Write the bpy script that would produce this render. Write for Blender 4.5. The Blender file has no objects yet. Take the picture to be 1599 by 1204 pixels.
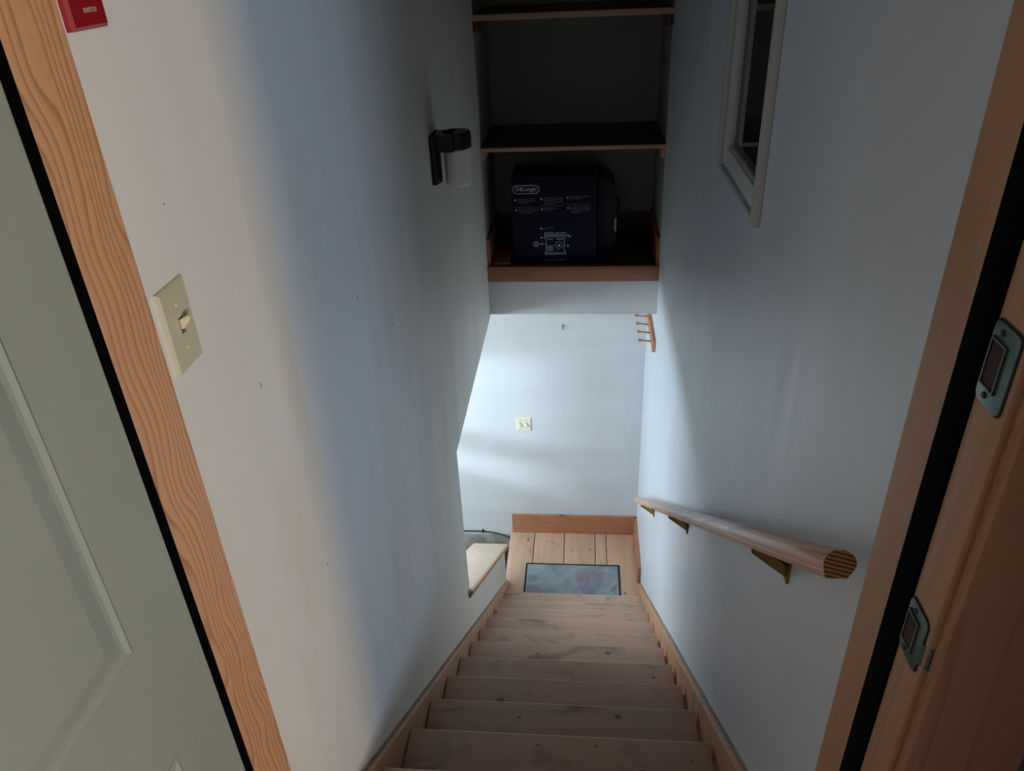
import bpy, bmesh, math, random
from mathutils import Vector, Matrix
random.seed(7)
SC = bpy.context.scene
COL = SC.collection
V = Vector

# ------------------------------------------------------------------ camera
YAW, PITCH, ROLL = math.radians(-6.115), math.radians(-30.254), math.radians(-2.75)
CAM = V((0.516, -1.449, 2.056))
fw = V((math.sin(YAW)*math.cos(PITCH), math.cos(YAW)*math.cos(PITCH), math.sin(PITCH)))
rt = V((math.cos(YAW), -math.sin(YAW), 0)); up = rt.cross(fw)
r2 = rt*math.cos(ROLL) + up*math.sin(ROLL); u2 = -rt*math.sin(ROLL) + up*math.cos(ROLL)
cd = bpy.data.cameras.new('camera'); cam = bpy.data.objects.new('camera', cd); COL.objects.link(cam)
cd.sensor_fit = 'HORIZONTAL'; cd.sensor_width = 36; cd.lens = 1196.6/1599*36; cd.clip_start = 0.02
M = Matrix((r2, u2, -fw)).transposed().to_4x4(); M.translation = CAM
cam.matrix_world = M
SC.camera = cam

# ------------------------------------------------------------------ world, lights, exposure
w = bpy.data.worlds.new('world'); SC.world = w; w.use_nodes = True
w.node_tree.nodes['Background'].inputs[0].default_value = (0.55, 0.75, 1, 1)
w.node_tree.nodes['Background'].inputs[1].default_value = 0.3

def area(name, loc, direction, sx, sy, power, colour, spread=math.pi):
    l = bpy.data.lights.new(name, 'AREA'); l.shape = 'RECTANGLE'; l.size = sx; l.size_y = sy
    l.energy = power; l.color = colour; l.spread = spread
    o = bpy.data.objects.new(name, l); COL.objects.link(o); o.location = loc
    o.rotation_euler = V(direction).to_track_quat('-Z', 'Y').to_euler()
    return o
# upstairs: a sun-warmed window and a blue sky window, side by side in the rear wall of the room
area('warm_window_light', (3.46, -4.08, 1.95), (0, 1, 0), 0.42, 1.0, 99, (1.0, 0.67, 0.22))
area('sky_window_light', (2.40, -4.08, 1.86), (0, 1, 0), 0.46, 0.9, 100, (0.42, 0.64, 1.0))
# downstairs: daylight through a small window on the left, plus two added fill lights
area('basement_fill_light', (-1.45, -0.17, -0.95), (0, 1, 0), 1.5, 1.4, 6, (0.70, 0.90, 1.0))  # added soft fill for the right wall; the near basement wall is solid
area('basement_window_light', (-3.30, 0.60, -0.40), (3.05, 2.53, -0.35), 0.22, 0.10, 98, (0.72, 0.88, 1.0))
area('basement_side_fill', (-1.55, 1.55, -0.16), (1, 0.0, -0.62), 2.8, 0.45, 62, (0.76, 0.90, 1.0))  # added fill, brightens the landing, treads and lower right wall

SC.view_settings.view_transform = 'Standard'; SC.view_settings.look = 'None'
SC.view_settings.exposure = 0.0; SC.view_settings.gamma = 1.0
SC.view_settings.use_curve_mapping = False

# ------------------------------------------------------------------ dimensions
XL, XR = -0.02, 0.93          # stairwell walls
G, RS = 0.25446, 0.19457      # going, riser
ZF = 2*RS                     # upper floor
ZL = -10*RS                   # landing
YB = 3.13                     # far wall
YN = 2.55                     # front of the shelf niche
ZC = 2.84                     # ceiling
ZB = -2.16                    # basement floor
XD0, XD1 = 0.05, 0.86         # door opening
YD0, YD1 = -0.892, -0.728     # jamb depth

# ------------------------------------------------------------------ materials
def srgb(c):
    return tuple(((x/255)/12.92 if x/255 <= .04045 else ((x/255+.055)/1.055)**2.4) for x in c) + (1,)
class NT:
    def __init__(s, name):
        s.m = bpy.data.materials.new(name); s.m.use_nodes = True
        s.t = s.m.node_tree; s.b = s.t.nodes['Principled BSDF']
    def n(s, kind, **kw):
        x = s.t.nodes.new(kind)
        for k, v in kw.items():
            if k.startswith('_'): setattr(x, k[1:], v)
            else: x.inputs[k.replace('__', ' ')].default_value = v
        return x
    def l(s, a, b): s.t.links.new(a, b)
    def math(s, op, a, b=0.0, clamp=False):
        x = s.t.nodes.new('ShaderNodeMath'); x.operation = op; x.use_clamp = clamp
        for i, v in enumerate((a, b)):
            if hasattr(v, 'links') or hasattr(v, 'is_linked'): s.l(v, x.inputs[i])
            else: x.inputs[i].default_value = v
        return x.outputs[0]
    def ramp(s, fac, stops):
        x = s.t.nodes.new('ShaderNodeValToRGB'); s.l(fac, x.inputs[0]); e = x.color_ramp.elements
        while len(e) < len(stops): e.new(0.5)
        for q, (p, c) in zip(e, stops): q.position = p; q.color = c
        return x.outputs[0]
    def mix(s, fac, a, b, mode='MIX'):
        x = s.t.nodes.new('ShaderNodeMix'); x.data_type = 'RGBA'; x.blend_type = mode
        if hasattr(fac, 'is_linked'): s.l(fac, x.inputs[0])
        else: x.inputs[0].default_value = fac
        for i, v in ((6, a), (7, b)):
            if hasattr(v, 'is_linked'): s.l(v, x.inputs[i])
            else: x.inputs[i].default_value = v
        return x.outputs[2]
    def coords(s, scale=(1, 1, 1), rnd=True, world=False):
        if world:
            g = s.n('ShaderNodeNewGeometry').outputs['Position']
        else:
            g = s.n('ShaderNodeTexCoord').outputs['Object']
        if rnd:
            oi = s.n('ShaderNodeObjectInfo'); k = s.math('MULTIPLY', oi.outputs['Random'], 37.0)
            cb = s.n('ShaderNodeCombineXYZ'); s.l(k, cb.inputs[0]); s.l(k, cb.inputs[1]); s.l(k, cb.inputs[2])
            ad = s.n('ShaderNodeVectorMath', _operation='ADD'); s.l(g, ad.inputs[0]); s.l(cb.outputs[0], ad.inputs[1]); g = ad.outputs[0]
        mp = s.n('ShaderNodeVectorMath', _operation='MULTIPLY'); s.l(g, mp.inputs[0]); mp.inputs[1].default_value = scale
        return mp.outputs[0]
    def bump(s, h, strength, dist=0.002):
        b = s.n('ShaderNodeBump', Strength=strength, Distance=dist); s.l(h, b.inputs['Height']); s.l(b.outputs[0], s.b.inputs['Normal'])

def flat(name, c, rough=0.5, metal=0.0, spec=0.5, vary=0.06, **kw):
    t = NT(name); base = srgb(c)
    n = t.n('ShaderNodeTexNoise', Scale=14.0, Detail=3.0); t.l(t.coords(), n.inputs['Vector'])
    dk = tuple(x*(1-vary) for x in base[:3])+(1,); lt = tuple(min(1, x*(1+vary)) for x in base[:3])+(1,)
    t.l(t.ramp(n.outputs[0], [(0.3, dk), (0.7, lt)]), t.b.inputs['Base Color'])
    t.b.inputs['Roughness'].default_value = rough; t.b.inputs['Metallic'].default_value = metal
    t.b.inputs['Specular IOR Level'].default_value = spec
    for k, v in kw.items(): t.b.inputs[k.replace('_', ' ')].default_value = v
    return t.m

def wood(name, light, dark, axis='X', rings=9.0, size=3.0, stretch=0.10, contrast=0.8, knots=0.0, rough=0.5, tone=0.12, wob=0.0, knot_scale=6.0, plane='XY', smudge=0.0):
    """Grain lines are the contours of a stretched noise; fine pores and sparse knots on top."""
    t = NT(name); i = 'XYZ'.index(axis)
    sc = [size]*3; sc[i] = size*stretch
    co = t.coords(tuple(sc))
    n = t.n('ShaderNodeTexNoise', Scale=1.0, Detail=1.2, Roughness=0.35, Distortion=wob); t.l(co, n.inputs['Vector'])
    k = t.math('MULTIPLY', n.outputs[0], rings*2)
    fr = t.math('FRACT', k)
    line = t.ramp(fr, [(0.0, (0, 0, 0, 1)), (0.62, (0.35, 0.35, 0.35, 1)), (0.88, (1, 1, 1, 1)), (1.0, (0, 0, 0, 1))])
    f1 = t.math('MULTIPLY', line, contrast)
    sc2 = [90.0]*3; sc2[i] = 3.0
    n2 = t.n('ShaderNodeTexNoise', Scale=1.0, Detail=3.0); t.l(t.coords(tuple(sc2)), n2.inputs['Vector'])
    f2 = t.math('MULTIPLY', t.math('SUBTRACT', n2.outputs[0], 0.5), 0.5)
    f = t.math('ADD', f1, f2, True)
    c = t.mix(f, srgb(light), srgb(dark))
    n3 = t.n('ShaderNodeTexNoise', Scale=2.2, Detail=2.0); t.l(t.coords(), n3.inputs['Vector'])
    c = t.mix(t.math('MULTIPLY', n3.outputs[0], tone*2), c, srgb(tuple(x*0.62 for x in light)))
    if knots:
        sc3 = [knot_scale]*3; sc3[i] = knot_scale*0.62
        v = t.n('ShaderNodeTexVoronoi', Scale=1.0, Randomness=1.0); v.voronoi_dimensions = '2D'
        sp = t.n('ShaderNodeSeparateXYZ'); t.l(t.coords(tuple(sc3)), sp.inputs[0]); cb = t.n('ShaderNodeCombineXYZ')
        t.l(sp.outputs['XYZ'.index(plane[0])], cb.inputs[0]); t.l(sp.outputs['XYZ'.index(plane[1])], cb.inputs[1]); t.l(cb.outputs[0], v.inputs['Vector'])
        sep = t.n('ShaderNodeSeparateColor'); t.l(v.outputs['Color'], sep.inputs[0])
        some = t.math('LESS_THAN', sep.outputs[0], knots)
        rad = t.math('MULTIPLY', t.math('POWER', sep.outputs[1], 3.0), 0.10)
        kk = t.math('SUBTRACT', 1.0, t.math('DIVIDE', v.outputs['Distance'], t.math('ADD', rad, 0.03)), True)
        kk = t.math('MULTIPLY', t.math('MULTIPLY', kk, 2.2, True), some)
        c = t.mix(t.math('MULTIPLY', kk, 0.72), c, srgb(tuple(x*q for x, q in zip(dark, (0.52, 0.44, 0.40)))))
    if smudge:
        n5 = t.n('ShaderNodeTexNoise', Scale=5.0, Detail=5.0, Distortion=0.8); t.l(t.coords((1.0, 2.2, 1.0)), n5.inputs['Vector'])
        c = t.mix(t.math('MULTIPLY', t.math('SUBTRACT', n5.outputs[0], 0.56, True), smudge, True), c, srgb((92, 72, 60)))
    t.l(c, t.b.inputs['Base Color']); t.b.inputs['Roughness'].default_value = rough
    t.bump(f, 0.25, 0.0008)
    return t.m

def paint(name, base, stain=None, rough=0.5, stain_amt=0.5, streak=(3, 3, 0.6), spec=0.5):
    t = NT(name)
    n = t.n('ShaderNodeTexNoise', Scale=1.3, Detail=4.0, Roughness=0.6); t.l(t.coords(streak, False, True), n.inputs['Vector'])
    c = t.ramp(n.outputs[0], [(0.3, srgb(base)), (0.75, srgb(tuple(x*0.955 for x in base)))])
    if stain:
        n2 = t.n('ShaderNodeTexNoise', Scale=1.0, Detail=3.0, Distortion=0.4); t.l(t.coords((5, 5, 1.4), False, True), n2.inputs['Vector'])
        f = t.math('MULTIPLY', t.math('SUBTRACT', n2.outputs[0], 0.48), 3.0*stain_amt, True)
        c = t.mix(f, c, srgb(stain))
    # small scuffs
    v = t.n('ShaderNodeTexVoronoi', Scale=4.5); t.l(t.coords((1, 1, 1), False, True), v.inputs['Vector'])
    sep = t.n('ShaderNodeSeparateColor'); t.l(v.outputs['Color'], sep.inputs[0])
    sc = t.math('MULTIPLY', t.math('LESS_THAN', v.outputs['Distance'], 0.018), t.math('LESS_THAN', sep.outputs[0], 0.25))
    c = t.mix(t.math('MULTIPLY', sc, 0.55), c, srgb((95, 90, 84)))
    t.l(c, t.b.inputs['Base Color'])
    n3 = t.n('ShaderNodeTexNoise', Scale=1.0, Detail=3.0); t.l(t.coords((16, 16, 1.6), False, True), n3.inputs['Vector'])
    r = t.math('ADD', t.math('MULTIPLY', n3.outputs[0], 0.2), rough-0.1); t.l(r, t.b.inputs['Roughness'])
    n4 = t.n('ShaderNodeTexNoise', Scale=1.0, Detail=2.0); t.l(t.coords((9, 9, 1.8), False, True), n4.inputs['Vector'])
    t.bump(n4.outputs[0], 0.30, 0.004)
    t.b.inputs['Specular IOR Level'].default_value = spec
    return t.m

m_wall_l = paint('painted_drywall_left', (240, 234, 222), (224, 206, 176), 0.52, 0.5)
m_wall_r = paint('painted_drywall_right', (216, 224, 232), None, 0.40)
m_wall_b = paint('painted_drywall_far', (214, 217, 220), (198, 199, 200), 0.42, 0.35, (0.8, 0.8, 5))
m_soffit = paint('painted_drywall_soffit', (206, 205, 206), None, 0.6)
m_niche = paint('shaded_drywall_niche', (160, 155, 148), None, 0.6)  # darker than the other walls, shade of the recess put into the colour
m_kitchen = paint('kitchen_paint', (164, 166, 168), None, 0.6)
m_ceil = flat('ceiling_white', (225, 224, 220), 0.8)
m_concrete = flat('concrete', (150, 150, 140), 0.85, vary=0.35)
m_concrete_dk = flat('concrete_floor', (110, 110, 106), 0.85, vary=0.25)
m_kfloor = flat('kitchen_floor', (110, 105, 100), 0.5)
m_tread = wood('pine_tread', (208, 172, 148), (182, 142, 118), 'X', 5, 3.0, 0.05, 0.35, 0.5, 0.42, 0.16, 0.2, 10.0, 'XY', 3.0)
m_nosing = wood('worn_lit_pine_edge', (228, 200, 178), (206, 172, 146), 'X', 4, 3.0, 0.05, 0.3, 0.0, 0.35)  # worn edge, also lightened to stand for the light it catches
m_riser = wood('pine_riser', (176, 128, 96), (140, 92, 62), 'X', 7, 4.0, 0.10, 0.6, 0.15, 0.45)
m_plank = wood('pine_plank', (218, 180, 152), (186, 142, 114), 'Y', 5, 4.5, 0.10, 0.35, 0.5, 0.42, 0.18, 0.0, 10.0, 'XY', 2.0)
m_skirt = wood('pine_skirt', (208, 158, 122), (172, 118, 84), 'Y', 8, 4.0, 0.10, 0.5, 0.1, 0.45)
m_base = wood('fir_baseboard', (184, 126, 94), (150, 94, 64), 'X', 8, 4.0, 0.08, 0.5, 0.3, 0.4, 0.12, 0.0, 8.0, 'XZ')
t = NT('fir_jamb')
co = t.coords((1, 1, 1), False); sp = t.n('ShaderNodeSeparateXYZ'); t.l(co, sp.inputs[0])
n = t.n('ShaderNodeTexNoise', Scale=1.0, Detail=0.6); t.l(t.coords((6, 9, 7.5), False), n.inputs['Vector'])
n2 = t.n('ShaderNodeTexNoise', Scale=1.0, Detail=0.0); t.l(t.coords((0, 30, 1.2), False), n2.inputs['Vector'])
ph = t.math('ADD', t.math('MULTIPLY', sp.outputs[1], 88.0), t.math('ADD', t.math('MULTIPLY', n.outputs[0], 5.0), t.math('MULTIPLY', n2.outputs[0], 3.0)))
fr = t.math('FRACT', ph)
ln = t.ramp(fr, [(0.0, (0, 0, 0, 1)), (0.55, (0.25, 0.25, 0.25, 1)), (0.86, (1, 1, 1, 1)), (1.0, (0, 0, 0, 1))])
n3 = t.n('ShaderNodeTexNoise', Scale=1.0, Detail=3.0); t.l(t.coords((120, 120, 4), False), n3.inputs['Vector'])
fa = t.math('ADD', t.math('MULTIPLY', ln, 0.72), t.math('MULTIPLY', t.math('SUBTRACT', n3.outputs[0], 0.5), 0.35), True)
t.l(t.mix(fa, srgb((212, 158, 112)), srgb((158, 98, 60))), t.b.inputs['Base Color']); t.b.inputs['Roughness'].default_value = 0.42
m_jamb_l = t.m
m_jamb_r = wood('pine_jamb', (190, 142, 108), (164, 114, 82), 'Z', 5, 5.0, 0.06, 0.5, 0.0, 0.5, 0.1)
m_casing = wood('pine_casing', (176, 124, 90), (146, 94, 62), 'Z', 7, 8.0, 0.06, 0.6, 0.0, 0.45, 0.12)
m_shelf = wood('stained_shelf', (84, 46, 30), (58, 30, 20), 'X', 7, 4.0, 0.08, 0.6, 0.0, 0.45)
m_shelf_edge = wood('shelf_front', (166, 104, 74), (128, 74, 48), 'X', 7, 4.0, 0.08, 0.6, 0.0, 0.45)
m_shelf_lip = wood('shelf_lip', (205, 160, 132), (180, 134, 106), 'X', 5, 4.0, 0.08, 0.4, 0.0, 0.5)
m_rail = wood('fir_rail', (222, 184, 164), (180, 116, 92), 'X', 24, 8.0, 0.02, 0.9, 0.0, 0.28, 0.06)
m_cap = wood('pine_cap', (224, 200, 176), (200, 168, 136), 'Y', 6, 4.0, 0.08, 0.4, 0.0, 0.5)
m_cap_end = wood('pine_cap_end', (176, 110, 78), (120, 66, 44), 'X', 7, 12.0, 0.5, 0.6, 0.0, 0.5)
m_peg = wood('peg_maple', (214, 150, 110), (184, 116, 80), 'Y', 6, 5.0, 0.1, 0.5, 0.0, 0.45)
m_brass = flat('aged_brass', (150, 118, 64), 0.38, 0.85, vary=0.3)
m_ivory = flat('ivory_plastic', (206, 194, 162), 0.38, vary=0.02)
m_ivory_edge = flat('ivory_plastic_warm', (226, 208, 158), 0.35, vary=0.02)
m_ivory_far = flat('pale_ivory_plastic', (226, 222, 200), 0.38, vary=0.02)
m_slot = flat('dark_slot', (40, 34, 26), 0.6)
m_slotlight = flat('shaded_slot', (104, 92, 66), 0.6)
m_red = flat('red_plastic', (150, 18, 26), 0.35, vary=0.03)
m_redtext = flat('pale_lettering', (200, 150, 140), 0.6)
m_rubber = flat('black_weatherstrip', (3, 3, 3), 0.9, spec=0.05)
m_door = flat('painted_door', (152, 154, 138), 0.38, vary=0.02)
m_nickel = flat('tarnished_nickel', (98, 116, 108), 0.36, 0.85, vary=0.3)
m_hole = flat('mortise_wood', (58, 36, 28), 0.8)
m_bronze = flat('dark_bronze', (17, 14, 13), 0.4, 0.2)
m_glassshade = flat('frosted_glass', (252, 240, 232), 0.32, vary=0.02)
m_trimwhite = flat('white_trim', (196, 194, 186), 0.4, vary=0.02)
m_sash = flat('white_vinyl_sash', (206, 208, 204), 0.35, vary=0.02)
m_dark = flat('dark_room', (18, 18, 20), 0.9)
m_navy = flat('navy_carton', (9, 11, 34), 0.6, spec=0.2, vary=0.06)
m_navy_top = flat('navy_carton_top', (12, 13, 24), 0.5)
m_print = flat('pale_print', (170, 170, 188), 0.5)
m_print_dim = flat('grey_print', (116, 120, 136), 0.5)
m_bag = flat('black_nylon', (6, 6, 7), 0.7)
m_tag = flat('grey_tag', (150, 135, 125), 0.6)
m_cable = flat('grey_cable', (58, 56, 60), 0.5)
m_metal = flat('steel', (130, 130, 130), 0.4, 0.8)
m_tub = flat('dark_plastic_tub', (24, 28, 30), 0.35)
m_rugedge = flat('rug_binding', (14, 17, 24), 0.8)
g = NT('window_glass'); g.b.inputs['Base Color'].default_value = (0.02, 0.022, 0.024, 1); g.b.inputs['Roughness'].default_value = 0.03
g.b.inputs['IOR'].default_value = 1.6; m_glass = g.m
# end grain of the rail
t = NT('rail_end_grain')
mp = t.n('ShaderNodeMapping'); mp.inputs['Rotation'].default_value = (0.22, 0, 0); t.l(t.coords((1, 1, 1), False), mp.inputs['Vector']); co = mp.outputs[0]
wv = t.n('ShaderNodeTexWave', Scale=56.0, Distortion=0.8, Detail=1.0); wv.wave_type = 'BANDS'; wv.bands_direction = 'Z'; t.l(co, wv.inputs['Vector'])
t.l(t.ramp(wv.outputs[0], [(0.3, srgb((196, 138, 78))), (0.75, srgb((104, 64, 34)))]), t.b.inputs['Base Color']); t.b.inputs['Roughness'].default_value = 0.55
m_endgrain = t.m
# rug print: slate blue ground, darker veins, a few mauve blossoms
t = NT('rug_print')
co = t.coords((1, 1, 1), False)
n = t.n('ShaderNodeTexNoise', Scale=5.0, Detail=6.0, Distortion=1.2); t.l(co, n.inputs['Vector'])
c = t.ramp(n.outputs[0], [(0.32, srgb((118, 130, 132))), (0.5, srgb((142, 154, 160))), (0.62, srgb((156, 164, 168))), (0.72, srgb((118, 124, 118)))])
dv = t.n('ShaderNodeTexNoise', Scale=9.0, Detail=4.0, Distortion=1.0); t.l(co, dv.inputs['Vector'])
def bloom(c, x, y, r, col, amt):
    d = t.n('ShaderNodeVectorMath', _operation='DISTANCE'); t.l(co, d.inputs[0]); d.inputs[1].default_value = (x, y, 0.006)
    q = t.math('ADD', d.outputs['Value'], t.math('MULTIPLY', t.math('SUBTRACT', dv.outputs[0], 0.5), 0.34))
    f = t.math('MULTIPLY', t.math('SUBTRACT', 1.0, t.math('DIVIDE', q, r), True), amt, True)
    return t.mix(f, c, srgb(col))
c = bloom(c, 0.06, 0.08, 0.075, (144, 116, 130), 1.0)
c = bloom(c, 0.17, 0.10, 0.07, (148, 122, 136), 0.8)
c = bloom(c, 0.14, -0.04, 0.10, (134, 116, 140), 0.9)
c = bloom(c, -0.29, -0.10, 0.08, (160, 122, 130), 1.0)
n = t.n('ShaderNodeTexNoise', Scale=22.0, Detail=5.0, Distortion=2.0); t.l(co, n.inputs['Vector'])
c = t.mix(t.math('MULTIPLY', t.math('SUBTRACT', n.outputs[0], 0.52, True), 1.8, True), c, srgb((96, 106, 110)))
t.l(c, t.b.inputs['Base Color']); t.b.inputs['Roughness'].default_value = 0.5
m_rug = t.m

# ------------------------------------------------------------------ mesh helpers (all coordinates are world metres)
def BM(): return bmesh.new()
def box(bm, x0, x1, y0, y1, z0, z1, bev=0.0):
    b = bmesh.new(); bmesh.ops.create_cube(b, size=1)
    for v in b.verts:
        v.co = V((x0+(v.co.x+.5)*(x1-x0), y0+(v.co.y+.5)*(y1-y0), z0+(v.co.z+.5)*(z1-z0)))
    if bev: bmesh.ops.bevel(b, geom=b.edges[:], offset=bev, segments=2, profile=0.6, affect='EDGES')
    join(bm, b); return bm
def join(dst, src):
    me = bpy.data.meshes.new('tmp'); src.to_mesh(me); src.free(); dst.from_mesh(me); bpy.data.meshes.remove(me)
def prism(bm, pts, axis, a, b, bev=0.0):
    """pts: 2-D outline in the plane across axis (order: remaining axes XYZ), extruded from a to b."""
    o = [k for k in range(3) if k != 'XYZ'.index(axis)]; ai = 'XYZ'.index(axis)
    t = bmesh.new()
    def mk(p, h):
        c = [0, 0, 0]; c[o[0]], c[o[1]] = p; c[ai] = h; return t.verts.new(c)
    A = [mk(p, a) for p in pts]; B = [mk(p, b) for p in pts]; n = len(pts)
    t.faces.new(A); t.faces.new(B[::-1])
    for i in range(n): t.faces.new((A[i], B[i], B[(i+1) % n], A[(i+1) % n]))
    bmesh.ops.recalc_face_normals(t, faces=t.faces)
    if bev: bmesh.ops.bevel(t, geom=t.edges[:], offset=bev, segments=2, profile=0.6, affect='EDGES')
    join(bm, t); return bm
def lathe(bm, prof, origin, axis=(0, 0, 1), seg=24):
    """prof: (radius, height) pairs along axis."""
    t = bmesh.new(); q = V((0, 0, 1)).rotation_difference(V(axis)); O = V(origin); rings = []
    for r, h in prof:
        rings.append([t.verts.new(O + q @ V((r*math.cos(2*math.pi*k/seg), r*math.sin(2*math.pi*k/seg), h))) for k in range(seg)])
    for a, b in zip(rings, rings[1:]):
        for k in range(seg): t.faces.new((a[k], a[(k+1) % seg], b[(k+1) % seg], b[k]))
    t.faces.new(rings[0][::-1]); t.faces.new(rings[-1])
    bmesh.ops.recalc_face_normals(t, faces=t.faces); join(bm, t); return bm
def tube(bm, pts, r, seg=8):
    t = bmesh.new(); P = [V(p) for p in pts]; rings = []
    for i, p in enumerate(P):
        d = (P[min(i+1, len(P)-1)]-P[max(i-1, 0)]).normalized(); q = V((0, 0, 1)).rotation_difference(d)
        rings.append([t.verts.new(p + q @ V((r*math.cos(2*math.pi*k/seg), r*math.sin(2*math.pi*k/seg), 0))) for k in range(seg)])
    for a, b in zip(rings, rings[1:]):
        for k in range(seg): t.faces.new((a[k], a[(k+1) % seg], b[(k+1) % seg], b[k]))
    t.faces.new(rings[0][::-1]); t.faces.new(rings[-1])
    bmesh.ops.recalc_face_normals(t, faces=t.faces); join(bm, t); return bm
def text_bm(body, size, mat4, depth=0.0003, offset=0.0):
    """lettering as a thin solid; mat4 places the text plane."""
    c = bpy.data.curves.new('t', 'FONT'); c.body = body; c.size = size; c.extrude = depth; c.offset = offset
    c.align_x = 'CENTER'; c.align_y = 'CENTER'; c.resolution_u = 3
    o = bpy.data.objects.new('t', c); COL.objects.link(o)
    dg = bpy.context.evaluated_depsgraph_get(); me = bpy.data.meshes.new_from_object(o.evaluated_get(dg))
    b = bmesh.new(); b.from_mesh(me); b.transform(mat4)
    bpy.data.objects.remove(o); bpy.data.curves.remove(c); bpy.data.meshes.remove(me)
    return b
def smooth_by_angle(me, deg=40):
    for p in me.polygons: p.use_smooth = True
    b = bmesh.new(); b.from_mesh(me)
    for e in b.edges:
        if len(e.link_faces) == 2 and e.calc_face_angle(0) > math.radians(deg): e.smooth = False
    b.to_mesh(me); b.free()
def rootloc(o):
    l = V((0, 0, 0))
    while o: l += V(o.location); o = o.parent
    return l
def obj(name, bm, mat, parent=None, smooth=True, label=None):
    me = bpy.data.meshes.new(name); bm.to_mesh(me); bm.free()
    me.materials.append(mat)
    if smooth: smooth_by_angle(me)
    o = bpy.data.objects.new(name, me); COL.objects.link(o)
    vs = [v.co for v in me.vertices]
    if parent:
        base = rootloc(parent); me.transform(Matrix.Translation(-base)); o.parent = parent
    else:
        base = V(((min(v.x for v in vs)+max(v.x for v in vs))/2, (min(v.y for v in vs)+max(v.y for v in vs))/2, min(v.z for v in vs)))
        me.transform(Matrix.Translation(-base)); o.location = base
    if label: o['label'] = label
    return o
def tag(o, label, cat, group=None):
    o['label'] = label; o['category'] = cat
    if group: o['group'] = group
    return o
def thing(name, label, cat, loc, group=None):
    o = bpy.data.objects.new(name, None); o.empty_display_size = 0.05; COL.objects.link(o); o.location = loc
    return tag(o, label, cat, group)
def struct(name, bm, mat, label=None, smooth=False):
    o = obj(name, bm, mat, None, smooth); o['kind'] = 'structure'
    if label: o['label'] = label
    return o

# ------------------------------------------------------------------ the setting: stairwell shell
def wall_x(x0, x1, y0, y1, z0, z1, holes):
    """wall slab across X made of boxes around rectangular holes (y0,y1,z0,z1)."""
    bm = BM(); ys = sorted({y0, y1, *[h[0] for h in holes], *[h[1] for h in holes]}); zs = sorted({z0, z1, *[h[2] for h in holes], *[h[3] for h in holes]})
    vm = {}
    def cell(a, b):
        cy, cz = (ys[a]+ys[a+1])/2, (zs[b]+zs[b+1])/2
        return not any(h[0] < cy < h[1] and h[2] < cz < h[3] for h in holes)
    def vt(x, y, z):
        k = (x, y, z)
        if k not in vm: vm[k] = bm.verts.new(k)
        return vm[k]
    ny, nz = len(ys)-1, len(zs)-1
    on = lambda a, b: 0 <= a < ny and 0 <= b < nz and cell(a, b)
    for a in range(ny):
        for b in range(nz):
            if not on(a, b): continue
            A, B, C, D = (ys[a], zs[b]), (ys[a+1], zs[b]), (ys[a+1], zs[b+1]), (ys[a], zs[b+1])
            for x in (x0, x1): bm.faces.new([vt(x, *p) for p in (A, B, C, D)])
            for (p, q), (da, db) in (((A, B), (0, -1)), ((B, C), (1, 0)), ((C, D), (0, 1)), ((D, A), (-1, 0))):
                if not on(a+da, b+db): bm.faces.new([vt(x0, *p), vt(x0, *q), vt(x1, *q), vt(x1, *p)])
    bmesh.ops.recalc_face_normals(bm, faces=bm.faces)
    return bm
YO, ZO = 1.205, 0.168        # near edge and top of the opening in the left wall
YH = 2.545                    # end of the half wall
def capz(y): return -0.607 - 0.703*(y-1.17)      # top of the sloping cap, on the wall line
left_wall = struct('wall_left', prism(BM(), [(YD0+0.01, -2.16), (YH, -2.16), (YH, capz(YH)-0.028), (YO, capz(YO)-0.028), (YO, ZO),
        (YB, ZO), (YB, ZC), (YD0+0.01, ZC)], 'X', XL-0.12, XL), m_wall_l)
# window hole in the right wall
WY0, WY1, WZ0, WZ1 = 0.372, 0.905, 1.462, 2.14
struct('wall_right', wall_x(XR, XR+0.12, YD0+0.01, YB, ZB, ZC, [(WY0, WY1, WZ0, WZ1)]), m_wall_r)
wb = BM(); box(wb, -3.0, XR+0.12, YB, YB+0.12, -1.985, ZC)
struct('wall_back', wb, m_wall_b)
struct('wall_foundation', box(BM(), -3.0, XL-0.02, YB-0.012, YB+0.12, ZB, -1.985, 0.004), m_concrete)
struct('wall_soffit', box(BM(), XL, XR, YN, YB, 0.186, 0.386), m_soffit)
struct('ceiling', box(BM(), XL-0.12, XR+0.12, YD0, YB+0.12, ZC, ZC+0.1), m_ceil)
# closet lining of the niche (colour darkened to stand for the shade inside)
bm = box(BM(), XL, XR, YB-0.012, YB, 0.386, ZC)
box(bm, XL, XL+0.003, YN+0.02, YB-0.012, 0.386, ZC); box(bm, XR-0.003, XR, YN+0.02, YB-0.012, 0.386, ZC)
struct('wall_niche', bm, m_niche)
# upstairs floor edge and room behind the camera
struct('floor', box(BM(), XD0-0.03, XR-0.03, -0.90, -0.509-G*0+0.0, ZF-0.2, ZF, 0.004), m_plank)
struct('floor', box(BM(), -1.6, 4.0, -4.2, -0.90, ZF-0.2, ZF), m_kfloor)
struct('ceiling', box(BM(), -1.6, 4.0, -4.2, YD0, ZC, ZC+0.1), m_ceil)
bm = BM()
box(bm, -1.6, XD0-0.05, YD0+0.010, YD1-0.012, ZF, ZC); box(bm, XD1+0.05, 4.0, YD0+0.010, YD1-0.012, ZF, ZC)
box(bm, XD0-0.05, XD1+0.05, YD0+0.010, YD1-0.012, ZF+2.08, ZC)
struct('wall_front', bm, m_kitchen)
struct('wall_room_left', box(BM(), -1.7, -1.6, -4.2, YD0, ZF, ZC), m_kitchen)
struct('wall_room_right', box(BM(), 3.9, 4.0, -4.2, YD0, ZF, ZC), m_kitchen)
bm = BM()
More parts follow.
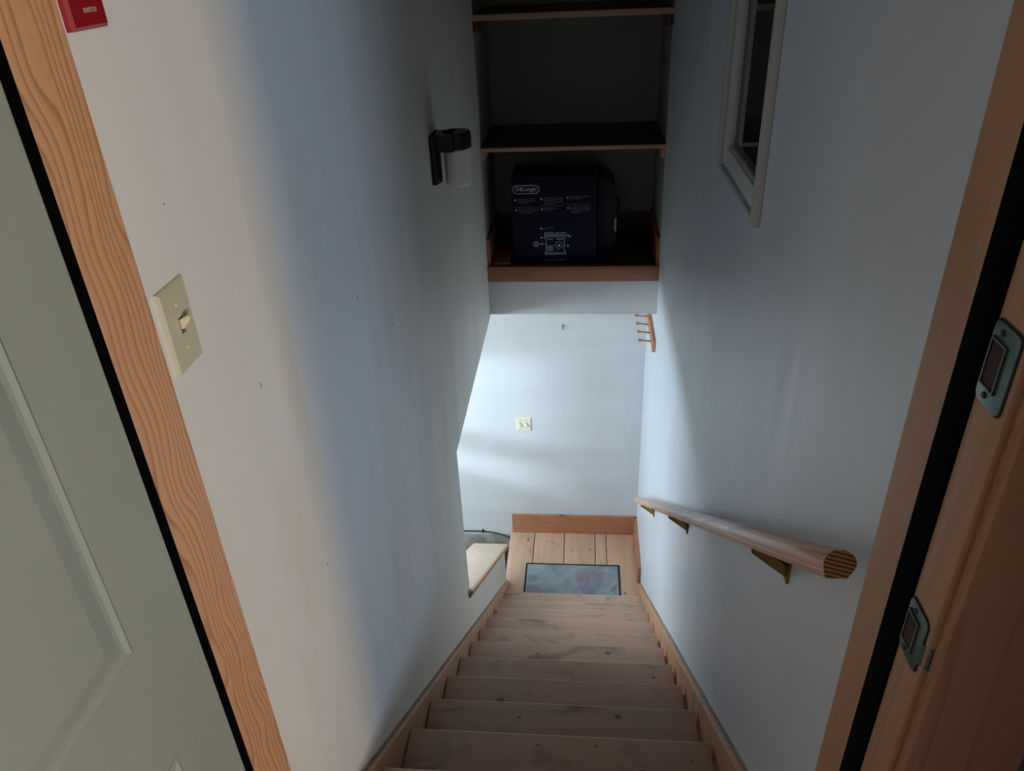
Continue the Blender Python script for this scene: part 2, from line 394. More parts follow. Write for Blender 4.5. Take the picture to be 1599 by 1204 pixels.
for a, b in ((-1.6, 2.15), (2.65, 3.23), (3.69, 4.0)): box(bm, a, b, -4.2, -4.1, ZF, ZC)
for a, b in ((2.15, 2.65), (3.23, 3.69)): box(bm, a, b, -4.2, -4.1, ZF, 1.38); box(bm, a, b, -4.2, -4.1, 2.5, ZC)
struct('wall_room_rear', bm, m_kitchen)
struct('wall_shade_blocker', box(BM(), 1.0, 1.1, -1.35, YD0+0.010, ZF, ZC), m_kitchen)  # added wall stub that keeps the room light off the right casing
# basement side room
struct('floor', box(BM(), -3.0, XL-0.0, -0.2, YB, ZB-0.1, ZB), m_concrete_dk)
struct('ceiling', box(BM(), -3.0, XL-0.12, -0.2, YB, ZO+0.0, ZO+0.1), m_ceil)
struct('wall_basement_near', box(BM(), -3.0, XL-0.12, -0.3, -0.2, ZB, ZO), m_ceil)
struct('wall_basement_left', wall_x(-1.78, -1.70, -0.2, YB, ZB, ZO, [(1.66, 2.40, -0.73, -0.40), (1.66, 2.40, -0.93, -0.80)]), m_ceil)

# stair skirting boards on the walls, landing baseboards
def skirt(x0, x1, lift, y0=-0.56, y1=2.575):
    s = RS/G
    top = lambda y: -s*y + lift
    yk = (lift-0.36-ZL)/s
    return prism(BM(), [(y0, top(y0)-0.36), (yk, ZL), (y1, ZL), (y1, top(y1)), (y0, top(y0))], 'X', x0, x1, 0.002)

# ------------------------------------------------------------------ staircase
st = thing('staircase', 'straight flight of worn pine stairs going down between white walls', 'stairs', (0.45, 2.29, ZL))
for k in range(-1, 10):
    z = -k*RS; y = k*G
    a, b = 0.0015, 0.897
    if k >= 0: b -= 0.004*random.random()
    a, b = (0.005, b-0.004) if k < 6 else (0.0012, 0.9025)
    tr = obj('tread', box(BM(), a, b, y-G-0.006, y-0.006, z-0.030, z, 0.001), m_tread, st)
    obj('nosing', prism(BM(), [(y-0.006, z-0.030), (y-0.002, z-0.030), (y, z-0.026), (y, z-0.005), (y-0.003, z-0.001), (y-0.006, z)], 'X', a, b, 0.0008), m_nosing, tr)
for k in range(-2, 10):
    z = -k*RS; y = k*G
    obj('riser', box(BM(), 0.0, 0.9, y-0.040, y-0.020, z-RS+0.001, z-0.031 if k > -2 else z-0.03), m_riser, st)
obj('skirt_board', skirt(XL, 0.0, 0.036), m_skirt, st)
obj('skirt_board', skirt(0.904, XR, 0.052), m_skirt, st)
obj('caulk_line', prism(BM(), [(-0.56, 0.4715), (2.575, -1.9255), (2.575, -1.9305), (-0.56, 0.4665)], 'X', XL, XL+0.004), m_concrete, st)
obj('caulk_line', prism(BM(), [(-0.56, 0.4870), (2.575, -1.9100), (2.575, -1.9150), (-0.56, 0.4820)], 'X', XR-0.004, XR), m_concrete, st)

# ------------------------------------------------------------------ landing
ld = struct('floor', box(BM(), -0.033, 0.91, 2.255, 3.112, ZB, ZL-0.022), m_riser)
xs = [-0.036, 0.152, 0.382, 0.616, 0.700, 0.910]
for i in range(5):
    obj('plank', box(BM(), xs[i]+(0.0028 if i else 0), xs[i+1]-0.0028, 2.252, 3.112, ZL-0.022, ZL-0.0006*(i % 2), 0.0015), m_plank, ld)
struct('baseboard_back', box(BM(), -0.022, 0.912, 3.112, YB, ZL, -1.772, 0.002), m_base)
struct('baseboard_right', box(BM(), 0.908, XR, 2.577, 3.112, ZL, -1.780, 0.002), m_base)

# door mat
rg = thing('door_mat', 'rectangular floor mat with slate blue and mauve print on the landing planks', 'mat', (0.45, 2.56, ZL))
mt = box(BM(), 0.118, 0.778, 2.34, 2.758, ZL, ZL+0.006, 0.001)
o = obj('mat_top', mt, m_rug, rg)
bm = BM()
for a in ((0.107, 0.118, 2.33, 2.769), (0.778, 0.789, 2.33, 2.769), (0.118, 0.778, 2.33, 2.34), (0.118, 0.778, 2.758, 2.769)):
    box(bm, a[0], a[1], a[2], a[3], ZL, ZL+0.0075, 0.001)
obj('edge_binding', bm, m_rugedge, rg)

# half wall cap
cp = thing('half_wall_cap', 'sloping pale wooden cap board on the half wall beside the lower stairs', 'ledge', (-0.11, 1.9, capz(1.9)))
y0, y1 = 1.165, 2.625
obj('board', prism(BM(), [(y0, capz(y0)), (y1, capz(y1)), (y1, capz(y1)-0.026), (y0, capz(y0)-0.026)], 'X', -0.245, XL+0.012, 0.003), m_cap, cp)
obj('edge_strip', prism(BM(), [(y0, capz(y0)-0.002), (y1, capz(y1)-0.002), (y1, capz(y1)-0.030), (y0, capz(y0)-0.030)], 'X', XL+0.012, XL+0.022, 0.002), m_skirt, cp)
obj('under_trim', prism(BM(), [(y0, capz(y0)-0.026), (y1, capz(y1)-0.026), (y1, capz(y1)-0.045), (y0, capz(y0)-0.050)], 'X', XL, XL+0.010, 0.002), m_cap_end, cp)

# cable along the foot of the far wall
pts = [(-2.6, YB-0.008, -1.955)]+[(-0.55+0.07*i, YB-0.008, -1.955-0.0*i) for i in range(5)]+[(-0.20, YB-0.008, -1.962), (-0.13, YB-0.010, -1.975), (-0.07, YB-0.016, -1.992), (-0.045, YB-0.03, -2.0)]
cb = thing('cable', 'thin dark cable clipped along the foot of the bright far wall', 'cable', (-0.3, YB-0.008, -1.955))
obj('cord', tube(BM(), pts, 0.006), m_cable, cb)
obj('clip', box(BM(), -0.262, -0.252, YB-0.018, YB, -1.965, -1.935, 0.002), m_slot, cb)
# dark tub on the basement floor beside the landing
tb = thing('tub', 'dark plastic tub in the gap between half wall and landing', 'tub', (-0.20, 2.82, ZB))
bm = BM()
prism(bm, [(-0.32, 2.67), (-0.085, 2.67), (-0.06, 2.70), (-0.05, 2.97), (-0.08, 3.0), (-0.32, 3.0)], 'Z', ZB, ZB+0.14, 0.006)
obj('body', bm, m_tub, tb)
obj('rim', box(BM(), -0.335, -0.042, 2.655, 3.01, ZB+0.14, ZB+0.155, 0.006), m_tub, tb)

# ------------------------------------------------------------------ niche shelves
s1 = thing('closet_shelf', 'lowest niche shelf with a thick reddish wood front edge, carrying the navy carton', 'shelf', (0.455, 2.85, 0.386))
obj('shelf_board', box(BM(), XL, XR, YN+0.022, YB-0.012, 0.450, 0.468, 0.001), m_shelf, s1)
obj('front_board', box(BM(), XL, XR, YN, YN+0.022, 0.386, 0.474, 0.003), m_shelf_edge, s1)
for x in (XL, XR-0.018):
    obj('side_board', box(BM(), x, x+0.018, YN+0.024, YB-0.012, 0.468, 0.628, 0.003), m_shelf_edge, s1)
obj('back_board', box(BM(), XL+0.018, XR-0.018, YB-0.030, YB-0.012, 0.468, 0.60, 0.003), m_shelf, s1)
s2 = thing('closet_shelf', 'middle niche shelf, a dark board with thin pale front lip above the carton', 'shelf', (0.46, 2.85, 1.105))
obj('shelf_board', box(BM(), XL, XR, YN+0.012, YB-0.012, 1.107, 1.125, 0.001), m_shelf, s2)
obj('lip', box(BM(), XL, XR, YN, YN+0.012, 1.106, 1.1255, 0.002), m_shelf_lip, s2)
for x in (XL, XR-0.02):
    obj('cleat', box(BM(), x, x+0.02, YN+0.006, YB-0.012, 1.060, 1.107, 0.002), m_shelf_lip, s2)
s3 = thing('closet_shelf', 'topmost niche shelf on curved end brackets, at the top of the photo', 'shelf', (0.46, 2.85, 1.72))
obj('shelf_board', box(BM(), XL, XR, YN+0.014, YB-0.012, 1.722, 1.748, 0.001), m_shelf, s3)
obj('lip', box(BM(), XL, XR, YN, YN+0.014, 1.721, 1.7485, 0.002), m_shelf_lip, s3)
for x in (XL, XR-0.03):
    pr = [(YN+0.004, 1.721), (YN+0.004, 1.675), (YN+0.02, 1.670)]+[(YN+0.02+0.13*math.sin(a), 1.70-0.03*math.cos(a)) for a in (0.2, 0.6, 1.0, 1.5)]+[(YB-0.03, 1.70), (YB-0.012, 1.721)]
    obj('bracket', prism(BM(), pr, 'X', x, x+0.03, 0.002), m_shelf, s3)
tag(obj('wood_offcut', box(BM(), 0.006, 0.105, 2.60, 2.95, 0.468, 0.482, 0.002), m_shelf_edge), 'small flat wood offcut on the lowest niche shelf, left of the carton', 'board')

# carton
BX0, BX1, BY0, BZ0, BZ1 = 0.128, 0.584, 2.618, 0.468, 0.955
ct = thing('carton', 'navy blue appliance carton with white oval logo and machine drawing, on the lowest niche shelf', 'box', ((BX0+BX1)/2, 2.75, BZ0))
body = obj('body', box(BM(), BX0, BX1, BY0, 2.89, BZ0, BZ1-0.003, 0.003), m_navy, ct)
for i, (a, b) in enumerate(((BY0+0.001, 2.753), (2.755, 2.889))):
    obj('flap', box(BM(), BX0+0.001, BX1-0.001, a, b, BZ1-0.003, BZ1, 0.001), m_navy_top, ct)
def face(px, py):
    """photo pixel -> carton front plane (x, z), by the fitted front rectangle"""
    u = (px-803)/(930-803); v = (py-279)/(411-279)
    return BX0+u*(BX1-BX0), BZ1-v*(BZ1-BZ0)
YF = BY0
def fbox(bm, x0, x1, z0, z1, d=0.0006): box(bm, x0, x1, YF-d, YF+0.001, z0, z1)
def front_mat(x, z): return Matrix.Translation((x, YF-0.0002, z)) @ Matrix.Rotation(math.pi/2, 4, 'X')
# oval logo ring
x0, z1 = face(804, 290.5); x1, z0 = face(845, 303.5)
def ring(bm, x0, x1, z0, z1, w, y):
    r = (z1-z0)/2; zc = (z0+z1)/2; out = []; inn = []
    for c, a0 in ((x1-r, -90), (x0+r, 90)):
        for i in range(9):
            a = math.radians(a0+180*i/8)
            out.append((c+r*math.cos(a), zc+r*math.sin(a))); inn.append((c+(r-w)*math.cos(a), zc+(r-w)*math.sin(a)))
    n = len(out); t = bmesh.new()
    O = [t.verts.new((x, y-0.0006, z)) for x, z in out]; I = [t.verts.new((x, y-0.0006, z)) for x, z in inn]
    O2 = [t.verts.new((x, y, z)) for x, z in out]; I2 = [t.verts.new((x, y, z)) for x, z in inn]
    for i in range(n):
        j = (i+1) % n
        t.faces.new((O[i], O[j], I[j], I[i])); t.faces.new((O[i], O[j], O2[j], O2[i])); t.faces.new((I[i], I[j], I2[j], I2[i])); t.faces.new((O2[i], O2[j], I2[j], I2[i]))
    bmesh.ops.recalc_face_normals(t, faces=t.faces); join(bm, t)
bm = BM(); ring(bm, x0, x1, z0, z1, 0.005, YF)
cxx, czz = (x0+x1)/2, (z0+z1)/2
join(bm, text_bm('De\u0301Longhi'.replace('e\u0301', '\u0113'), 0.0285, front_mat(cxx, czz+0.001), offset=0.0009))
obj('logo', bm, m_print, body, False, 'white brand lettering in an oval outline')
# six short paragraphs with bullet dots and rules
bm = BM(); bm2 = BM()
for (px, py, n, wd) in ((808, 312.5, 3, 26), (847.5, 311.5, 4, 28), (887, 310, 2, 29), (808.8, 327.5, 3, 30), (848, 326.5, 2, 19), (887.5, 325, 4, 29)):
    x, z = face(px, py); obj('bullet_dot', lathe(BM(), [(0.0062, 0), (0.0062, 0.0006)], (x, YF, z), (0, -1, 0), 10), m_print, body, False)
    for i in range(n):
        wl = wd*(1.0 if i < n-1 else 0.6)
        xa, za = face(px+4, py-1.5+2.9*i); xb, _ = face(px+4+wl, py)
        # broken line of type
        x = xa
        while x < xb:
            q = random.uniform(0.006, 0.016); fbox(bm2, x, min(x+q, xb), za-0.0018, za+0.0018); x += q+0.003
for (pa, pb, py) in ((806, 843, 323), (846, 882, 321.5), (886, 923, 320)):
    xa, za = face(pa, py); xb, _ = face(pb, py); fbox(bm2, xa, xb, za-0.0009, za+0.0009)
for (pa, pb, py) in ((849, 865, 406), (868, 884, 405)):
    xa, za = face(pa, py); xb, _ = face(pb, py); fbox(bm2, xa, xb, za-0.002, za+0.002)
obj('printed_text', bm2, m_print_dim, body, False)['kind'] = 'stuff'
# line drawing of the coffee machine
bm = BM(); bm3 = BM()
def fr(b, a, c, d, e): xa, za = face(a, d); xb, zb = face(c, e); fbox(b, xa, xb, zb, za)
for a in ((851, 865, 362, 363), (868, 883, 362, 363), (851, 852.3, 362, 371), (882, 883.2, 362, 371), (851, 883, 368.5, 369.3),
          (853, 854, 371, 392), (881, 882, 371, 392), (851, 884, 395.5, 396.6), (851, 852, 392, 396.5), (883, 884, 392, 396.5),
          (864.3, 865, 362, 365), (868.3, 869, 362, 365), (864.3, 869, 365, 365.8), (855, 864, 372, 373.2), (869, 880, 371.4, 373),
          (847, 853, 356, 356.6), (856, 865, 354.5, 355.1), (843, 852, 379.7, 380.3), (848, 851, 370, 370.5), (884, 889, 366.5, 367)):
    fr(bm, *a)
fr(bm3, 855, 864, 382, 391); fr(bm3, 853, 881, 364, 368); fr(bm3, 852, 883, 393, 395)
for a in range(8):
    x, z = face(873, 382); c, s = math.cos(a*math.pi/4), math.sin(a*math.pi/4)
    fbox(bm, x+0.021*c-0.0035, x+0.021*c+0.0035, z+0.021*s-0.0035, z+0.021*s+0.0035)
x, z = face(873, 382.5); lathe(bm, [(0.009, 0), (0.009, 0.0006)], (x, YF, z), (0, -1, 0), 12)
for p in ((846, 356), (846.3, 370), (846.6, 379.7), (887, 366.5), (890, 368.5), (887, 383)):
    x, z = face(*p); lathe(bm, [(0.0062, 0), (0.0062, 0.0006)], (x, YF, z), (0, -1, 0), 10)
x0, z1 = face(833.3, 375.6); x1, z0 = face(842, 384.6); zc = (z0+z1)/2; rr = (x1-x0)/2
ring(bm, x0, x1, zc-rr, zc+rr, 0.004, YF); fbox(bm, (x0+x1)/2-0.003, (x0+x1)/2+0.002, zc-0.006, zc+0.008); fbox(bm, (x0+x1)/2-0.002, (x0+x1)/2+0.007, zc-0.008, zc-0.003)
obj('printed_drawing', bm, m_print, body, False, 'white outline drawing of a coffee machine'); obj('printed_shading', bm3, m_print_dim, body, False)['kind'] = 'stuff'

# black bag behind the right side of the carton
bg = thing('bag', 'black soft bag slumped against the right side of the navy carton', 'bag', (0.64, 2.8, 0.468))
bm = BM(); prism(bm, [(0.590, 0.4685), (0.684, 0.4685), (0.693, 0.52), (0.698, 0.70), (0.697, 0.80), (0.684, 0.875), (0.630, 0.925), (0.590, 0.932)], 'Y', 2.70, 2.94, 0.010)
obj('body', bm, m_bag, bg)
obj('tag', box(BM(), 0.684, 0.696, 2.692, 2.702, 0.625, 0.70, 0.001), m_tag, bg, label='pale grey tag')
obj('handle', tube(BM(), [(0.698+0.012*math.sin(a), 2.75, 0.76+0.04*math.cos(a)) for a in [math.pi*k/10 for k in range(11)]], 0.005), m_bag, bg)

# ------------------------------------------------------------------ window in the right wall
wn = struct('window_1', box(BM(), 0.945, 0.949, WY0+0.03, WY1-0.03, WZ0+0.03, WZ1-0.03), m_glass, 'dark glass of the white framed window in the right wall')
def frame_x(x0, x1, y0, y1, z0, z1, w, bev=0.002):
    bm = BM()
    box(bm, x0, x1, y0, y0+w, z0, z1, bev); box(bm, x0, x1, y1-w, y1, z0, z1, bev)
    box(bm, x0, x1, y0+w, y1-w, z0, z0+w, bev); box(bm, x0, x1, y0+w, y1-w, z1-w, z1, bev); return bm
bm = BM()
box(bm, 0.912, XR, 0.345, 0.380, 1.440, 2.18, 0.004); box(bm, 0.912, XR, 0.897, 0.932, 1.440, 2.18, 0.004)
box(bm, 0.912, XR, 0.380, 0.897, 2.145, 2.18, 0.004); box(bm, 0.918, XR, 0.380, 0.897, 1.434, 1.449, 0.003)
obj('window_casing', bm, m_trimwhite, wn)
obj('window_sash', frame_x(0.924, 0.950, WY0+0.008, WY1-0.012, WZ0-0.002, WZ1, 0.052, 0.003), m_sash, wn)
obj('glazing_bead', frame_x(0.934, 0.945, WY0+0.058, WY1-0.062, WZ0+0.048, WZ1-0.05, 0.008, 0.001), m_trimwhite, wn)
obj('dark_backing', box(BM(), 0.951, 1.049, WY0, WY1, WZ0, WZ1), m_dark, wn)

# ------------------------------------------------------------------ wall lamp
lx, ly = 0.062, 1.318
lm = thing('wall_lamp', 'dark bronze wall lamp with white cylinder glass shade on the left wall', 'lamp', (XL, 1.30, 1.29))
obj('wall_plate', prism(BM(), [(1.228, 1.475), (1.228, 1.308), (1.34, 1.290), (1.355, 1.300), (1.355, 1.475)], 'X', XL, XL+0.016, 0.003), m_bronze, lm)
obj('arm', box(BM(), XL, lx, 1.240, 1.350, 1.418, 1.475, 0.004), m_bronze, lm)
obj('cap', lathe(BM(), [(0.050, 0), (0.054, 0.004), (0.054, 0.052), (0.049, 0.058), (0, 0.058)], (lx, ly, 1.417), seg=28), m_bronze, lm)
obj('shade', lathe(BM(), [(0.040, 0.002), (0.044, 0), (0.0475, 0.004), (0.048, 0.012), (0.048, 0.132)], (lx, ly, 1.286), seg=32), m_glassshade, lm, label='white frosted glass shade')

# ------------------------------------------------------------------ handrail
slope = RS/G*1.003
def rz(y): return 1.312 - slope*(y+0.65)
XC = 0.862
hr = thing('handrail', 'rounded fir handrail on brass brackets running down the right wall', 'handrail', (XR, 0.86, rz(0.86)))
prof = [(-0.020, -0.019), (-0.022, -0.010), (-0.022, 0.001), (-0.019, 0.009), (-0.012, 0.016), (-0.003, 0.019), (0.007, 0.0185), (0.016, 0.014), (0.0215, 0.007), (0.0215, -0.001), (0.017, -0.009), (0.008, -0.019)]
d = V((0, 1, -slope)).normalized(); nrm = V((0, slope, 1)).normalized()
A = V((XC, -0.650, rz(-0.650))); L = (V((XC, 2.40, rz(2.40)))-A).length
railM = Matrix(((d.x, 1, nrm.x), (d.y, 0, nrm.y), (d.z, 0, nrm.z))).to_4x4()     # local x along the rail, y = world X, z = rail normal
bm = BM(); prism(bm, prof, 'X', 0.0015, L, 0.002)
me = bpy.data.meshes.new('rail'); bm.to_mesh(me); bm.free(); me.materials.append(m_rail); smooth_by_angle(me, 50)
o = bpy.data.objects.new('rail', me); COL.objects.link(o); o.parent = hr
o.matrix_local = Matrix.Translation(A-V(hr.location)) @ railM
bm = BM(); prism(bm, [(a*0.995, b*0.995) for a, b in prof], 'X', 0.0, 0.0016)
me = bpy.data.meshes.new('end_face'); bm.to_mesh(me); bm.free(); me.materials.append(m_endgrain)
o = bpy.data.objects.new('end_face', me); COL.objects.link(o); o.parent = hr; o['label'] = 'striped end grain of the rail'
o.matrix_local = Matrix.Translation(A-V(hr.location)) @ railM
for yb in (-0.27, 0.91, 2.03):
    zr = rz(yb)-0.024
    bm = BM()
    box(bm, XR-0.006, XR, yb-0.012, yb+0.012, zr-0.085, zr+0.0, 0.002)                       # wall plate
    prism(bm, [(XR-0.004, zr-0.075), (XR-0.004, zr-0.045), (XC+0.012, zr-0.002), (XC-0.012, zr-0.002), (XC-0.012, zr-0.010)], 'Y', yb-0.007, yb+0.007, 0.002)
    t = bmesh.new(); bmesh.ops.create_cube(t, size=1)
    for v in t.verts: v.co = V((XC+v.co.x*0.022, yb+v.co.y*0.07, zr+0.001-slope*(v.co.y*0.07)+v.co.z*0.006))
    join(bm, t)
    lathe(bm, [(0.005, 0), (0.005, 0.003)], (XR-0.006, yb, zr-0.07), (-1, 0, 0), 10)
    obj('bracket', bm, m_brass, hr, label='aged brass bracket')

# ------------------------------------------------------------------ peg rack on the right wall beyond the soffit
RY0, RZ0 = 2.50, -0.035
pk = thing('peg_rack', 'small wooden rack of turned pegs high on the right wall past the soffit', 'coat rack', (XR, 2.85, RZ0))
obj('rail_board', box(BM(), XR-0.020, XR, RY0, 3.10, RZ0, RZ0+0.075, 0.005), m_peg, pk)
for i in range(4):
    obj('peg', lathe(BM(), [(0.0065, 0), (0.005, 0.02), (0.0045, 0.045), (0.0055, 0.06), (0.010, 0.066), (0.010, 0.072), (0.006, 0.077)], (XR-0.020, RY0+0.062+0.112*i, RZ0+0.04), (-1, 0, 0.12), 12), m_peg, pk)

# ------------------------------------------------------------------ switches
def toggle(parent, x, y, z, n, mat):
    """toggle on a plate whose face looks along n (+1: +X wall, 'Y': -Y wall)"""
    bm = BM(); bs = BM()
    if n == 'X':
        box(bs, x, x+0.0008, y-0.0048, y+0.0048, z-0.011, z+0.011)
        prism(bm, [(x, z-0.004), (x, z+0.009), (x+0.014, z+0.016), (x+0.016, z+0.010), (x+0.004, z-0.004)], 'Y', y-0.0045, y+0.0045, 0.001)
    else:
        box(bs, x-0.0048, x+0.0048, y-0.0008, y, z-0.011, z+0.011)
        prism(bm, [(y, z+0.004), (y, z-0.009), (y-0.014, z-0.016), (y-0.016, z-0.010), (y-0.004, z+0.004)], 'X', x-0.0045, x+0.0045, 0.001)
    obj('toggle', bm, mat, parent); obj('slot', bs, m_slotlight, parent)
def screws(parent, pts, axis, mat=m_slot):
    for p in pts: obj('screw', lathe(BM(), [(0.0032, 0), (0.003, 0.001), (0.001, 0.0014)], p, axis, 10), mat, parent)
sw = thing('light_switch', 'ivory single toggle switch plate on the left wall beside the door jamb', 'switch', (XL, -0.572, 1.57))
def plate(x0, x1, y0, y1, z0, z1, ax, tp=0.004):
    t = bmesh.new()
    if ax == 'X':
        o = [(x0, y0, z0), (x0, y1, z0), (x0, y1, z1), (x0, y0, z1)]; i = [(x1, y0+tp, z0+tp), (x1, y1-tp, z0+tp), (x1, y1-tp, z1-tp), (x1, y0+tp, z1-tp)]
        m = [((x0*0.4+x1*0.6), *p[1:]) for p in o]
    else:
        o = [(x0, y1, z0), (x1, y1, z0), (x1, y1, z1), (x0, y1, z1)]; i = [(x0+tp, y0, z0+tp), (x1-tp, y0, z0+tp), (x1-tp, y0, z1-tp), (x0+tp, y0, z1-tp)]
        m = [(p[0], y1*0.4+y0*0.6, p[2]) for p in o]
    R = [[t.verts.new(p) for p in q] for q in (o, m, i)]
    t.faces.new(R[0]); t.faces.new(R[2])
    for a, b in ((R[0], R[1]), (R[1], R[2])):
        for k in range(4): t.faces.new((a[k], a[(k+1) % 4], b[(k+1) % 4], b[k]))
    bmesh.ops.recalc_face_normals(t, faces=t.faces); return t
obj('plate', plate(XL, XL+0.007, -0.609, -0.537, 1.572, 1.689, 'X'), m_ivory, sw, False)
toggle(sw, XL+0.007, -0.573, 1.632, 'X', m_ivory_edge)
screws(sw, [(XL+0.007, -0.573, 1.661), (XL+0.007, -0.573, 1.600)], (1, 0, 0), m_ivory_edge)
rs = thing('emergency_switch', 'bright red switch plate on the left wall near the top corner', 'switch', (XL, -0.582, 1.985))
obj('plate', plate(XL, XL+0.009, -0.618, -0.548, 1.990, 2.107, 'X'), m_red, rs, False)
toggle(rs, XL+0.009, -0.583, 2.048, 'X', m_red)
mm = Matrix.Translation((XL+0.0093, -0.580, 2.0085)) @ Matrix.Rotation(math.pi/2, 4, 'Z') @ Matrix.Rotation(math.pi/2, 4, 'X')
obj('lettering', text_bm('SWITCH', 0.0065, mm, 0.0002, 0.0002), m_redtext, rs, False, 'small pale lettering')
s2_ = thing('light_switch', 'ivory double toggle switch plate on the bright far wall', 'switch', (0.095, YB, -1.0))
obj('plate', plate(0.043, 0.149, YB-0.007, YB, -1.003, -0.893, 'Y'), m_ivory_far, s2_, False)
for x in (0.073, 0.119):
    toggle(s2_, x, YB-0.007, -0.948, 'Y', m_ivory_far); screws(s2_, [(x, YB-0.007, -0.918), (x, YB-0.007, -0.978)], (0, -1, 0), m_metal)

# small marks and fixings on the walls
for y, z, r in ((0.471, 1.151, 0.004), (0.476, 1.125, 0.004), (0.526, 1.046, 0.003), (0.193, 1.333, 0.003), (-0.525, 1.78, 0.0014), (-0.28, 0.93, 0.0025)):
    obj('nail_hole', lathe(BM(), [(r, 0), (r*0.6, 0.0005)], (XL, y, z), (1, 0, 0), 8), m_slotlight, left_wall)
t = bmesh.new(); bmesh.ops.create_icosphere(t, subdivisions=2, radius=1)
for v in t.verts: v.co = V((XL-0.012+v.co.x*0.014, 1.50+v.co.y*0.030, ZO+v.co.z*0.010))
obj('plaster_lump', t, m_soffit, left_wall)
nl = tag(obj('wall_hook', tube(BM(), [(0.382, YB, -0.165), (0.382, YB-0.014, -0.166), (0.383, YB-0.016, -0.178), (0.382, YB-0.014, -0.19), (0.382, YB-0.008, -0.192)], 0.0035, 6), m_slot), 'small dark hook in the far wall, high under the soffit', 'hook')
tag(obj('screw_hook', lathe(BM(), [(0.006, 0), (0.0055, 0.0012), (0.002, 0.0015)], (XL, -0.385, 1.428), (1, 0, 0), 14), m_trimwhite), 'tiny white screw cover disc on the left wall, below right of the ivory switch', 'screw')

# ------------------------------------------------------------------ door frame
ZT = ZF+2.05
def jamb(side):
    x_in = XD0 if side < 0 else XD1; s = side
    m = m_jamb_l if side < 0 else m_jamb_r
    j = struct('trim_1' if side < 0 else 'trim_2', box(BM(), *sorted((x_in, x_in+s*0.05)), YD0+0.052+0.0, YD1, ZF-0.0, ZT, 0.0015), m)
    # rabbeted outer half, set back 12 mm
    obj('rabbet', box(BM(), *sorted((x_in+s*0.0, x_in+s*0.05)), YD0, YD0+0.0515, ZF, ZT, 0.001), m, j)
    obj('weatherstrip', box(BM(), *sorted((x_in-s*(0.0015 if side < 0 else 0.003), x_in+s*0.004)), *((-0.833, -0.8155) if side < 0 else (-0.8405, -0.7965)), ZF, ZT, 0.004), m_rubber, j, label='black rubber weatherstrip')
    cas = box(BM(), *sorted((x_in+s*0.006, x_in+s*0.122)), YD0-0.018, YD0+0.008, ZF, ZT+0.1, 0.004)
    obj('casing', cas, m_casing, j)
    return j
jl = jamb(-1); jr = jamb(1)
hd = struct('trim_3', box(BM(), XD0-0.05, XD1+0.05, YD0, YD1, ZT, ZT+0.03), m_jamb_r)

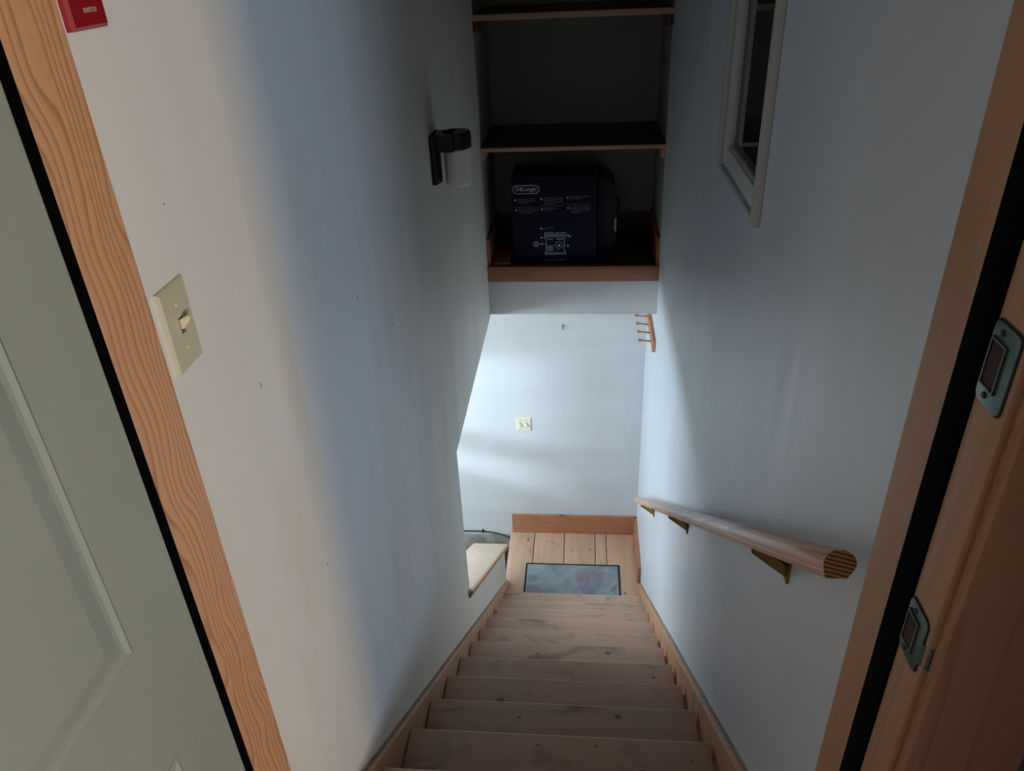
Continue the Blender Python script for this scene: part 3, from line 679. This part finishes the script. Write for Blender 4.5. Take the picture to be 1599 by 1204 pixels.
# strike plates on the right jamb
def strike(name, label, z0, z1, lip):
    s = thing(name, label, 'strike plate', (XD1, -0.865, z0))
    y0, y1 = -0.884, -0.842
    t = bmesh.new(); rr = 0.008; pts = []
    for cx_, cy_, a0 in ((y1-rr, z0+rr, -90), (y1-rr, z1-rr, 0), (y0+rr, z1-rr, 90), (y0+rr, z0+rr, 180)):
        for i in range(5):
            a = math.radians(a0+90*i/4); pts.append((cx_+rr*math.cos(a), cy_+rr*math.sin(a)))
    bm = BM(); prism(bm, pts, 'X', XD1-0.0025, XD1+0.001, 0.0006)
    obj('plate', bm, m_nickel, s)
    cy0, cz0 = (y0+y1)/2, (z0+z1)/2
    obj('mortise_gap', prism(BM(), [(cy0+(a-cy0)*1.075, cz0+(b-cz0)*1.045) for a, b in pts], 'X', XD1-0.0006, XD1+0.001), m_hole, s)
    zc = (z0+z1)/2; hh = (z1-z0)*0.27
    yh = y1-0.004-0.011
    obj('bolt_hole', box(BM(), XD1-0.0032, XD1-0.0022, yh-0.012, yh+0.009, zc-hh, zc+hh, 0.0003), m_hole, s)
    bm = BM(); box(bm, XD1-0.0045, XD1-0.002, yh-0.014, yh-0.012, zc-hh, zc+hh); box(bm, XD1-0.0045, XD1-0.002, yh+0.009, yh+0.011, zc-hh, zc+hh)
    box(bm, XD1-0.0045, XD1-0.002, yh-0.014, yh+0.011, zc-hh-0.002, zc-hh); box(bm, XD1-0.0045, XD1-0.002, yh-0.014, yh+0.011, zc+hh, zc+hh+0.002)
    obj('hole_rim', bm, m_nickel, s)
    screws(s, [(XD1-0.0025, yh, z0+0.008), (XD1-0.0025, yh, z1-0.008)], (-1, 0, 0), m_slot)
    if lip:
        obj('lip', prism(BM(), [(XD1-0.003, y0+0.004), (XD1-0.001, y0-0.004), (XD1+0.004, y0-0.010), (XD1+0.007, y0-0.009), (XD1+0.001, y0-0.002)], 'Z', zc-hh, zc+hh-0.01), m_nickel, s)
strike('deadbolt_strike', 'tarnished deadbolt strike plate, the upper one on the right door jamb', 1.694, 1.769, False)
strike('latch_strike', 'greenish nickel latch strike plate with curved lip, the lower one on the right jamb', 1.382, 1.452, True)

# door slab, opened back against the left, hinged on the left jamb
DX = XD0+0.002
dr = struct('door_1', box(BM(), DX-0.044, DX, -1.65, -0.834, ZF+0.012, ZT-0.004, 0.002), m_door, 'pale green grey panelled door standing open on the left')
def raised_panel(y0, y1, z0, z1):
    t = bmesh.new(); X = DX
    def rg_(ins, x): return [t.verts.new((x, y, z)) for y, z in ((y0+ins, z0+ins), (y1-ins, z0+ins), (y1-ins, z1-ins), (y0+ins, z1-ins))]
    R = [rg_(0, X-0.001), rg_(0.0, X+0.0008), rg_(0.004, X+0.003), rg_(0.010, X+0.0005), rg_(0.016, X-0.0008+0.0012), rg_(0.040, X+0.006), rg_(0.044, X+0.006)]
    for a, b in zip(R, R[1:]):
        for k in range(4): t.faces.new((a[k], a[(k+1) % 4], b[(k+1) % 4], b[k]))
    t.faces.new(R[-1]); t.faces.new(R[0][::-1]); bmesh.ops.recalc_face_normals(t, faces=t.faces)
    return t
for (a, b) in ((-1.545, -1.285), (-1.200, -0.938)):
    for (c, d_) in ((1.432, 2.28), (0.55, 1.26)):
        obj('door_panel', raised_panel(a, b, c, d_), m_door, dr, False)
